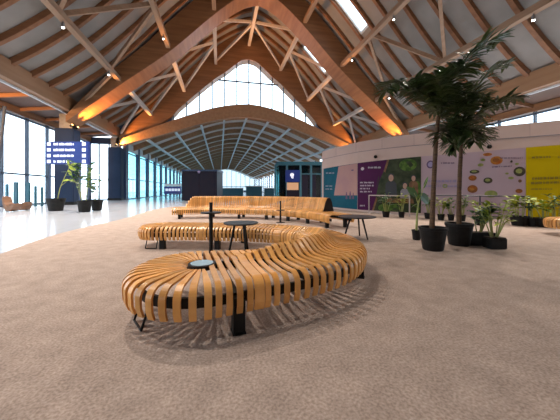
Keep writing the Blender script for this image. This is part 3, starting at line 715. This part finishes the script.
def palm(label, px, ybase, r0, r1, h, trunk, fronds, tr=.05):
    d0 = CH*F/(ybase-HY)+r0*.8; c = at(px, d0, 0); e = empty('potted_palm', c, label, 'palm', 'tall potted palms')
    pot(e, c, r0, r1, h)
    P3 = lambda x, y, dd=0: at(x, d0+dd, zz(y, d0+dd))
    bm = NB(); tp = catmull([tuple(P3(*q)) for q in trunk], 6)
    tube(bm, [Vector(p) for p in tp], [tr*(1-.35*k/len(tp))*(1+.06*(k%2)) for k in range(len(tp))], 12); obj('trunk', bm, 'trunk', e)
    for fr in fronds: frond(e, [P3(*q) for q in fr])
palm('tall palm in the front black pot, trunk on the left of the pair', 433, 251.5, .19, .25, .46,
     [(432,228),(433,200),(435,160),(437,128),(440,112)],
     [[(439,118),(430,98,-.1),(410,84,-.3),(393,84,-.5),(386,92,-.6)],
      [(440,116),(449,86,0),(466,60,.2),(486,43,.3),(502,38,.5)],
      [(440,117),(434,96,.3),(428,86,.6),(419,86,.9)],
      [(440,116),(446,92,-.3),(455,74,-.6),(468,66,-.9)],
      [(439,116),(432,100,-.2),(420,92,-.4),(408,92,-.6)],
      [(440,118),(452,104,.4),(466,98,.8),(476,103,1.0)],
      [(440,118),(441,100,-.4),(440,86,-.7),(436,78,-.9)]])
palm('tall palm in the rear black pot, trunk on the right of the pair', 459, 246.5, .2, .26, .48,
     [(459,224),(459,200),(460,170),(461,148),(460,134)],
     [[(460,140),(466,112,0),(476,90,.2),(489,72,.4),(508,64,.5)],
      [(460,140),(468,122,-.2),(484,111,-.3),(502,102,-.4),(519,97,-.5)],
      [(460,142),(450,122,.2),(441,112,.4),(430,112,.6)],
      [(460,140),(458,112,.1),(452,92,.3),(440,78,.5)],
      [(460,142),(470,130,.4),(480,128,.7),(488,138,.9)],
      [(460,142),(452,130,-.3),(446,130,-.5),(440,138,-.6)],
      [(460,144),(464,130,-.4),(471,132,-.6),(474,142,-.7)],
      [(460,142),(463,118,-.4),(470,104,-.7),(482,98,-1.0)],
      [(460,145),(457,138,.3),(454,142,.45),(452,150,.5)],
      [(460,142),(459,116,-.5),(456,100,-.8),(460,88,-1.0)]])
def bush(label, px, ybase, r, h, hp, spread, nst, m, leafl, leafw, group=None, square=False, name='potted_plant', cat='plant', seed=0, per=5):
    rr = random.Random(seed+int(px*7)); d0 = CH*F/(ybase-HY)+r; c = at(px, d0, 0); e = empty(name, c, label, cat, group)
    if square:
        bm = NB(); ux = (ca, -sa); obox(bm, (c.x,c.y), ux, square, r*2, 0, h); bmesh.ops.bevel(bm, geom=bm.edges[:], offset=.015, segments=2, affect='EDGES'); pt_ = obj('pot', bm, 'pot_black', e)
        bm = NB(); obox(bm, (c.x,c.y), ux, square*.9, r*1.75, h-.02, h+.012); obj('soil', bm, 'soil', pt_)
    else: pot(e, c, r*.8, r, h)
    bs = NB(); bl = NB()
    for k in range(nst):
        a = rr.uniform(0, 2*PI); q = spread*rr.uniform(.25, 1); top = c+Vector((math.cos(a)*q, math.sin(a)*q, h+(hp-h)*rr.uniform(.6, 1)))
        b0 = c+Vector((math.cos(a)*r*.35, math.sin(a)*r*.35, h*.85)); mid = b0.lerp(top, .5)+Vector((0,0,.08*(hp-h)))
        tube(bs, [b0, mid, top], [.012,.009,.004], 6)
        for j in range(per):
            f = rr.uniform(.4, 1); p = b0.lerp(mid, f*2) if f < .5 else mid.lerp(top, f*2-1); a2 = rr.uniform(0, 2*PI)
            leaf(bl, p, (math.cos(a2), math.sin(a2), rr.uniform(.1,.9)), leafl*rr.uniform(.7,1.2), leafw*rr.uniform(.8,1.2), rr.uniform(.2,.8))
        leaf(bl, top, (math.cos(a), math.sin(a), .6), leafl, leafw, .6)
    obj('stems', bs, 'stem', e); obj('foliage', bl, m, e)
# plant with two big paddle leaves, left of the palms
d0 = CH*F/50.5+.1; c = at(416.5, d0, 0); e = empty('potted_plant', c, 'slender plant with two broad green leaves in a tiny pot left of the palms', 'plant')
pot(e, c, .085, .105, .24); Q = lambda x, y, dd=0: at(x, d0+dd, zz(y, d0+dd))
bm = NB(); tube(bm, [Q(416.5,232),Q(417,215),Q(418.5,202),Q(421,196)], [.03,.022,.016,.008], 8); tube(bm, [Q(418,204),Q(416,197),Q(414,193)], [.012,.01,.006], 8); tube(bm, [Q(418,206),Q(424,186),Q(428,178)], [.01,.008,.004], 8); obj('stems', bm, 'stem', e)
bm = NB(); leaf(bm, Q(420,194), Q(430,203,.05)-Q(420,194), .34, .24, .25, 'broad', .06, 8); leaf(bm, Q(417,197), Q(408,187)-Q(417,197), .36, .19, .15, 'broad', .06, 8); leaf(bm, Q(424,188), Q(428,176)-Q(424,188), .3, .07, .1, .6, .1, 6)
leaf(bm, Q(418,204), Q(411,206)-Q(418,204), .2, .1, .5, .5, .1, 6); obj('foliage', bm, 'leaf_green', e)
bush('dark leafy plant in a long black trough, just right of the rear palm', 478, 246, .13, .27, .95, .30, 9, 'leaf_dark', .26, .11, None, .62, 'planter_trough', 'plant', 3)
bush('yellow-green wide-branching plant in the low black box right of the trough', 494.5, 249.5, .13, .22, .98, .42, 9, 'leaf_lime', .2, .085, None, .33, 'potted_plant', 'plant', 4, 6)
# row along the hoarding
row = [(386,217.6,.16,.26,1.05,.3,8,'leaf_dark','small dark bush in a black pot before the purple poster'),
       (401.5,217.8,.13,.26,1.0,.2,6,'leaf_lime','slim yellow-green plant in a black pot at the pale barrier, below the photo of people'),
       (428,219,.14,.24,.95,.28,7,'leaf_green','bushy green plant in a dark pot behind the front palm trunk'),
       (441,220.5,.13,.24,.85,.32,8,'leaf_lime','yellow-green plant between the two palm trunks, left one of two'),
       (451,220.8,.12,.24,.85,.28,8,'leaf_green','green plant between the two palm trunks, right one of two'),
       (479.5,225.5,.12,.26,.8,.22,4,'leaf_lime','sparse plant in a small round black pot behind the trough'),
       (519.5,226.5,.26,.32,.98,.36,9,'leaf_lime','broad-leaved yellow-green plant in a black tub at the dark barrier end post'),
       (533,226.8,.18,.28,.9,.26,6,'leaf_dark','dark-leaved plant in a black tub just right of the barrier end post'),
       (544.5,228,.24,.3,.95,.32,7,'leaf_lime','lime green plant in a black tub before the yellow poster'),
       (556,227,.2,.3,1.05,.25,6,'leaf_dark','dark green plant behind the bench end at the right border'),
       (462,221.5,.13,.24,.95,.3,7,'leaf_green','green plant in a dark pot behind the rear palm trunk'),
       (500,221.5,.12,.02,.8,.2,0,'leaf_lime','')]
for (x, y, r, h, hp, sp, ns, m, lab) in row:
    if ns: bush(lab, x, y, r, h, hp, sp, ns, m, .26 if r > .2 else .22, .13 if r > .2 else .085, 'potted plants along the hoarding')
# left side: tubs and a tall plant near the facade
bush('tall leafy plant in a black tub, left tub of the pair by the blue column', 84.5, 212.3, .33, .62, 2.75, .62, 8, 'leaf_green', .5, .22, None, False, 'potted_tree', 'plant', 9, 5)
bush('leafy plant in the smaller black tub, right tub of the pair by the blue column', 97, 210.8, .3, .6, 2.1, .45, 6, 'leaf_green', .42, .18, None, False, 'potted_tree', 'plant', 10, 4)
d0 = CH*F/21.3+.35; c = at(56, d0, 0); e = empty('potted_tree', c, 'slim plant with few pale high leaves in a handled black tub, standing alone', 'plant')
pot(e, c, .33, .44, .72, handles=True); Q = lambda x, y, dd=0: at(x, d0+dd, zz(y, d0+dd))
bm = NB(); tube(bm, [Q(57,202),Q(60,188),Q(66,174),Q(70,166)], [.03,.024,.018,.008], 8); tube(bm, [Q(61,186),Q(66,182),Q(69,180)], [.015,.012,.006], 8); obj('stems', bm, 'stem', e)
bm = NB()
for a, b, l, w in (((69,167),(75,163),.55,.2),((69,167),(77,170),.5,.2),((68,170),(72,175),.4,.16),((69,180),(64,180),.4,.14),((69,180),(76,181),.4,.14),((69,166),(68,160),.4,.14)): leaf(bm, Q(*a), Q(*b)-Q(*a), l, w, .3, 'broad', .1, 7)
obj('foliage', bm, 'leaf_lime', e)
# sculpted wooden rocking seats on the tiles
def boat(label, px, y, w, h, dep, flip):
    d0 = CH*F/(y-HY)+dep/2; c = at(px, d0, 0); e = empty('lounge_chair', c, label, 'seat', 'sculpted wooden lounge seats')
    ux = Vector((ca, -sa, 0))*flip; uy = Vector((sa, ca, 0)); bm = NB(); rows = []
    prof = [(-.50,1.0),(-.52,.86),(-.47,.55),(-.36,.22),(-.2,.02),(-.02,0),(.2,.10),(.38,.26),(.5,.46)]
    inn = [(-.44,.98),(-.43,.84),(-.36,.62),(-.22,.42),(-.08,.36),(.06,.36),(.22,.40),(.36,.46),(.48,.52)]
    pr = prof+inn[::-1]
    for j in range(9):
        f = j/8*2-1; b = 1-.10*f*f
        rows.append([bm.verts.new(c+ux*x*w*b+uy*f*dep/2+Vector((0,0,z*h*b+.03*h*f*f))) for x, z in pr])
    for a, b in zip(rows, rows[1:]):
        for k in range(len(pr)): bm.faces.new((a[k], a[(k+1)%len(pr)], b[(k+1)%len(pr)], b[k]))
    bm.faces.new(rows[0][::-1]); bm.faces.new(rows[-1]); mz = min(v.co.z for v in bm.verts)
    for v in bm.verts: v.co.z -= mz
    obj('seat_shell', bm, 'boat_wood', e)
    bm = NB()
    for k in range(7): 
        f = (k/6*2-1)*.8; bar(bm, c+ux*w*-.16+uy*f*dep/2+Vector((0,0,.42*h)), c+ux*w*.40+uy*f*dep/2+Vector((0,0,.5*h)), dep*.07, .03)
    obj('seat_slats', bm, 'boat_wood', e)
boat('brown sculpted wooden lounge seat with a high left lip by the facade', 12.5, 211.8, .74, .86, .5, 1)
boat('low brown wooden lounge seat right of the high-lipped one, by the facade', 23.3, 210.5, .56, .5, .6, -1)

# ------------------------------------------------------------------ flight sign and further fittings
ds = 17.5
e = empty('flight_sign', at(65, ds, 0), 'dark blue direction sign with white rows of text, standing before the blue column', 'sign')
def facing(name, x0, x1, y0, y1, d, m, par, th=.05):
    bm = NB(); a, b = at(x0, d, 0), at(x1, d, 0); z0, z1 = zz(y1, d), zz(y0, d); k = Vector((sa, ca, 0))*th
    hexa(bm, [(a.x,a.y,z0),(b.x,b.y,z0),(b.x+k.x,b.y+k.y,z0),(a.x+k.x,a.y+k.y,z0),(a.x,a.y,z1),(b.x,b.y,z1),(b.x+k.x,b.y+k.y,z1),(a.x+k.x,a.y+k.y,z1)])
    return obj(name, bm, m, par)
facing('panel', 46, 88, 141.5, 164, ds, 'sign_lit', e, .2)
bm = NB(); q = at(80, ds+.1, 0); tube(bm, [q, q+Vector((0,0,zz(164,ds)))], .06, 10); tube(bm, [at(50,ds+.1,0), at(50,ds+.1,zz(164,ds))], .06, 10); obj('post', bm, 'navy_frame', e)
for k in range(4):
    y = 144+k*5.8; rr = random.Random(40+k); x = 53.5; xe = (73.5,75,73.5,67)[k]
    facing('pictogram', 47, 50.5, y-1.6, y+1.6, ds-.012, 'icon_glow', e, .012)
    bm = NB()
    while x < xe:
        wl = min(rr.uniform(2.5,7), xe-x); kx = x
        while kx < x+wl-.5:
            a, b = at(kx, ds-.012, 0), at(kx+.8, ds-.012, 0); hh = rr.uniform(.75,1); z0, z1 = zz(y+1.3,ds), zz(y+1.3-2.6*hh,ds); kk = Vector((sa,ca,0))*.012
            hexa(bm, [(a.x,a.y,z0),(b.x,b.y,z0),(b.x+kk.x,b.y+kk.y,z0),(a.x+kk.x,a.y+kk.y,z0),(a.x,a.y,z1),(b.x,b.y,z1),(b.x+kk.x,b.y+kk.y,z1),(a.x+kk.x,a.y+kk.y,z1)]); kx += 1.15
        x += wl+.9
    obj('lettering', bm, 'icon_glow', e)
    facing('pictogram', 82, 85.6, y-1.7, y+1.7, ds-.012, 'icon_glow', e, .012)
# teal turnstile posts inside the facade
for k, (x, w, yt) in enumerate(((7,2.6,184),(16,4.2,182),(28,4,182.5),(35.5,2,186),(42,2,187))):
    d0 = 19.6; c = at(x, d0, 0); bm = NB(); obox(bm, (c.x,c.y), (ca,-sa), w/F*d0, .12, 0, zz(yt,d0)); bmesh.ops.bevel(bm, geom=bm.edges[:], offset=.02, segments=2, affect='EDGES')
    tag(obj('barrier_post', bm, 'teal_frame', None, origin=c), f'teal upright barrier panel along the left facade, {ORD[k]} from the left', 'barrier', 'teal barrier panels')
# dark kiosk with double doors
dk = 30.0
e = empty('dark_kiosk', at(199.5, dk, 0), 'dark windowless kiosk box with a double-door front, behind the backrest bench', 'kiosk')
facing('body', 182, 217, 170.5, 200.6, dk, 'dark_kiosk', e, 3.0)
for x0, x1 in ((183.2,199.1),(199.7,215.8)):
    d_ = facing('door', x0, x1, 173, 200.4, dk-.05, 'dark_kiosk', e, .05)
facing('cornice', 181.5, 217.5, 169.5, 171.2, dk-.1, 'navy_frame', e, 3.2)
bm = NB(); bmesh.ops.create_uvsphere(bm, u_segments=12, v_segments=8, radius=.16); bmesh.ops.translate(bm, verts=bm.verts, vec=at(199,dk-.2,zz(172,dk))); obj('lamp', bm, 'print_blue', e)
# blue banner near the far glass wall
e = empty('banner_sign', at(170, 38, 0), 'low blue banner sign with white lettering at the far left glass wall', 'sign')
facing('panel', 164, 181, 186.5, 194, 38, 'sign_blue', e, .1); facing('panel', 164, 181, 184, 186.3, 38, 'white', e, .1)
for k in range(5): facing('lettering', 165.5+k*3, 167.8+k*3, 188.6, 191, 37.96, 'icon_glow', e, .03)
facing('leg', 165, 166, 194, 198.4, 38.05, 'navy_frame', e); facing('leg', 179, 180, 194, 198.4, 38.05, 'navy_frame', e)
# glazed shop pavilion with rounded teal frame
dp = 24.0
e = empty('glass_pavilion', at(299, dp, 0), 'glazed dark pavilion with a teal frame, left of the hoarding', 'kiosk')
bm = NB()
for x in (275.5, 287, 300.5, 311, 322): bar(bm, at(x,dp,0), at(x,dp,zz(165,dp)), .16, .16)
bar(bm, at(278,dp,zz(163.5,dp)), at(323,dp,zz(163.5,dp)), .2, .3); bar(bm, at(275.5,dp,zz(166,dp)), at(278.5,dp,zz(163.5,dp)), .2, .25); bar(bm, at(300,dp,zz(174,dp)), at(323,dp,zz(174,dp)), .12, .12)
obj('frame', bm, 'teal_frame', e)
facing('glazing', 276, 322, 164.5, 200, dp+.05, 'kiosk_glass', e, .03)
facing('back_wall', 279, 323, 163, 199.5, dp+3, 'dark_kiosk', e, .1)
for x0, x1 in ((301.5,308),(309,316)): facing('dark_panel', x0, x1, 174.5, 203, dp-.06, 'dark_kiosk', e, .06)
facing('roof_plate', 275.5, 323, 162, 163, dp, 'navy_frame', e, 3.1)
# information totem
dt = 20.0
e = empty('information_totem', at(292.5, dt, 0), 'blue information sign with a white symbol above a warm display, before the pavilion', 'sign')
facing('sign_panel', 285.5, 300, 170, 182, dt, 'sign_lit', e, .12)
bm = NB(); c0 = at(292.2, dt-.02, 0); 
def fpoly(name, pts, d, m, par, th=.015):
    bm = NB(); k = Vector((sa,ca,0))*th; a = [bm.verts.new(at(x,d,zz(y,d))) for x, y in pts]; b = [bm.verts.new(at(x,d,zz(y,d))+k) for x, y in pts]
    bm.faces.new(a); bm.faces.new(b[::-1])
    for i in range(len(pts)): bm.faces.new((a[i], a[(i+1)%len(pts)], b[(i+1)%len(pts)], b[i]))
    return obj(name, bm, m, par)
fpoly('symbol', [(292+2.0*math.cos(2*PI*k/18), 174.8+1.9*math.sin(2*PI*k/18)) for k in range(18)], dt-.02, 'icon_glow', e)
fpoly('symbol', [(291,176),(293.6,175.6),(293.4,178.6),(291.4,178.2)], dt-.04, 'icon_glow', e)
facing('display', 287, 298.5, 182.6, 190, dt, 'screen_warm', e, .1)
facing('stand', 286.5, 299, 190, 206, dt, 'dark_kiosk', e, .12)
# far concourse counters
for k, (x0, x1, yt) in enumerate(((222,243,186),(246,262,184),(264,274,186))):
    d0 = 44; e = empty('service_counter', at((x0+x1)/2, d0, 0), ('low far counter right of the dark kiosk','far teal counter in the middle of the concourse','far counter beside the glazed pavilion')[k], 'counter', 'far counters')
    facing('front', x0, x1, yt+2.5, 197.3, d0, 'teal_frame', e, .8); facing('top', x0-.3, x1+.3, yt+1.7, yt+2.5, d0-.1, 'white', e, 1.0)

# ------------------------------------------------------------------ lamps
def spot(name, loc, target, energy, col, ang, blend=.6, size=.1):
    l = bpy.data.lights.new(name, 'SPOT'); l.energy = energy; l.color = col; l.spot_size = math.radians(ang); l.spot_blend = blend; l.shadow_soft_size = size
    o = bpy.data.objects.new(name, l); C.objects.link(o); o.location = loc
    o.rotation_euler = (Vector(target)-Vector(loc)).to_track_quat('-Z', 'Y').to_euler(); return o
for o, nm in ((-11.8,'lowest left'),(-8,'middle left'),(8,'middle right'),(11.8,'lowest right')):
    for y, w in ((4.5,'added unseen to light the bench'),(10.5,'nearest the camera'),(16.4,'halfway to the near arch'),(22.4,'close to the near arch')):  # front row is added out of view to brighten bench and carpet
        p = Vector((XC+o+(.0), y, sz(o)-.19)); e = empty('spotlight', p, f'small white spotlight under the {nm} purlin, {w}', 'spotlight', 'purlin spotlights')
        bm = NB(); tube(bm, [p, p-Vector((0,0,.1))], .03, 8); obj('mount', bm, 'grey_steel', e)
        bm = NB(); tube(bm, [p-Vector((0,0,.1)), p-Vector((0,0,.32))], .08, 14); hs = obj('housing', bm, 'grey_steel', e)
        bm = NB(); lathe(bm, p-Vector((0,0,.33)), [(.03,-.04),(.065,-.02),(.075,.02)], 14); obj('lens', bm, 'lamp_lens', hs)
        spot('spotlight_beam', p-Vector((0,0,.5)), p-Vector((0,0,9)), SPOT_W*(.6 if y < 5 else 1), (1,.89,.79), 110).location = p-Vector((0,0,.5))
for X, y, sgn, w in ((XC-15.0, Y1, 1, 'left foot of the near arch'), (XC+15.0, Y1, -1, 'right foot of the near arch'), (XC-15.0, Y2-.2, 1, 'left foot of the farther arch'), (XC+15.0, Y2-.2, -1, 'right foot of the farther arch')):
    for j, dy in enumerate((-.45, .45)):
        p = Vector((X-sgn*.45, y-.1+dy, 6.42)); e = empty('uplight', p, f'small warm uplight at the {w}, ' + ('camera side' if j == 0 else 'far side'), 'lamp', 'arch uplights')
        q = Vector((sgn*.7, 0, .7)); bm = NB(); tube(bm, [p-q*.12, p+q*.1], .08, 12); hs = obj('housing', bm, 'black_steel', e)
        bm = NB(); tube(bm, [p+q*.1, p+q*.13], .07, 12); obj('lens', bm, 'warm_lens', hs)
        spot('uplight_beam', p+q*.2+Vector((0,0,-.15)), Vector((X+sgn*6, y, P(9.4)-.4)), UP_W, (1,.42,.09), 60, .8)
p = Vector((XL+.75, 15.2, 6.75)); e = empty('soffit_lamp', p, 'warm lamp glowing under the timber beam over the left facade', 'lamp')
bm = NB(); tube(bm, [p, p+Vector((0,0,.3))], .12, 14); hs = obj('housing', bm, 'black_steel', e)
bm = NB(); lathe(bm, p-Vector((0,0,.02)), [(.06,-.1),(.13,-.05),(.14,.02)], 16); obj('lens', bm, 'warm_lens', hs)
spot('soffit_beam', p+Vector((.15,.3,-.1)), Vector((XL+.0, 21, 7.1)), UP_W*.4, (1,.5,.17), 80, .9)

# ------------------------------------------------------------------ daylight
w = bpy.data.worlds.new('sky'); S.world = w; w.use_nodes = True; bg = w.node_tree.nodes['Background']
bg.inputs['Color'].default_value = (.80, .91, 1.0, 1); bg.inputs['Strength'].default_value = SKY
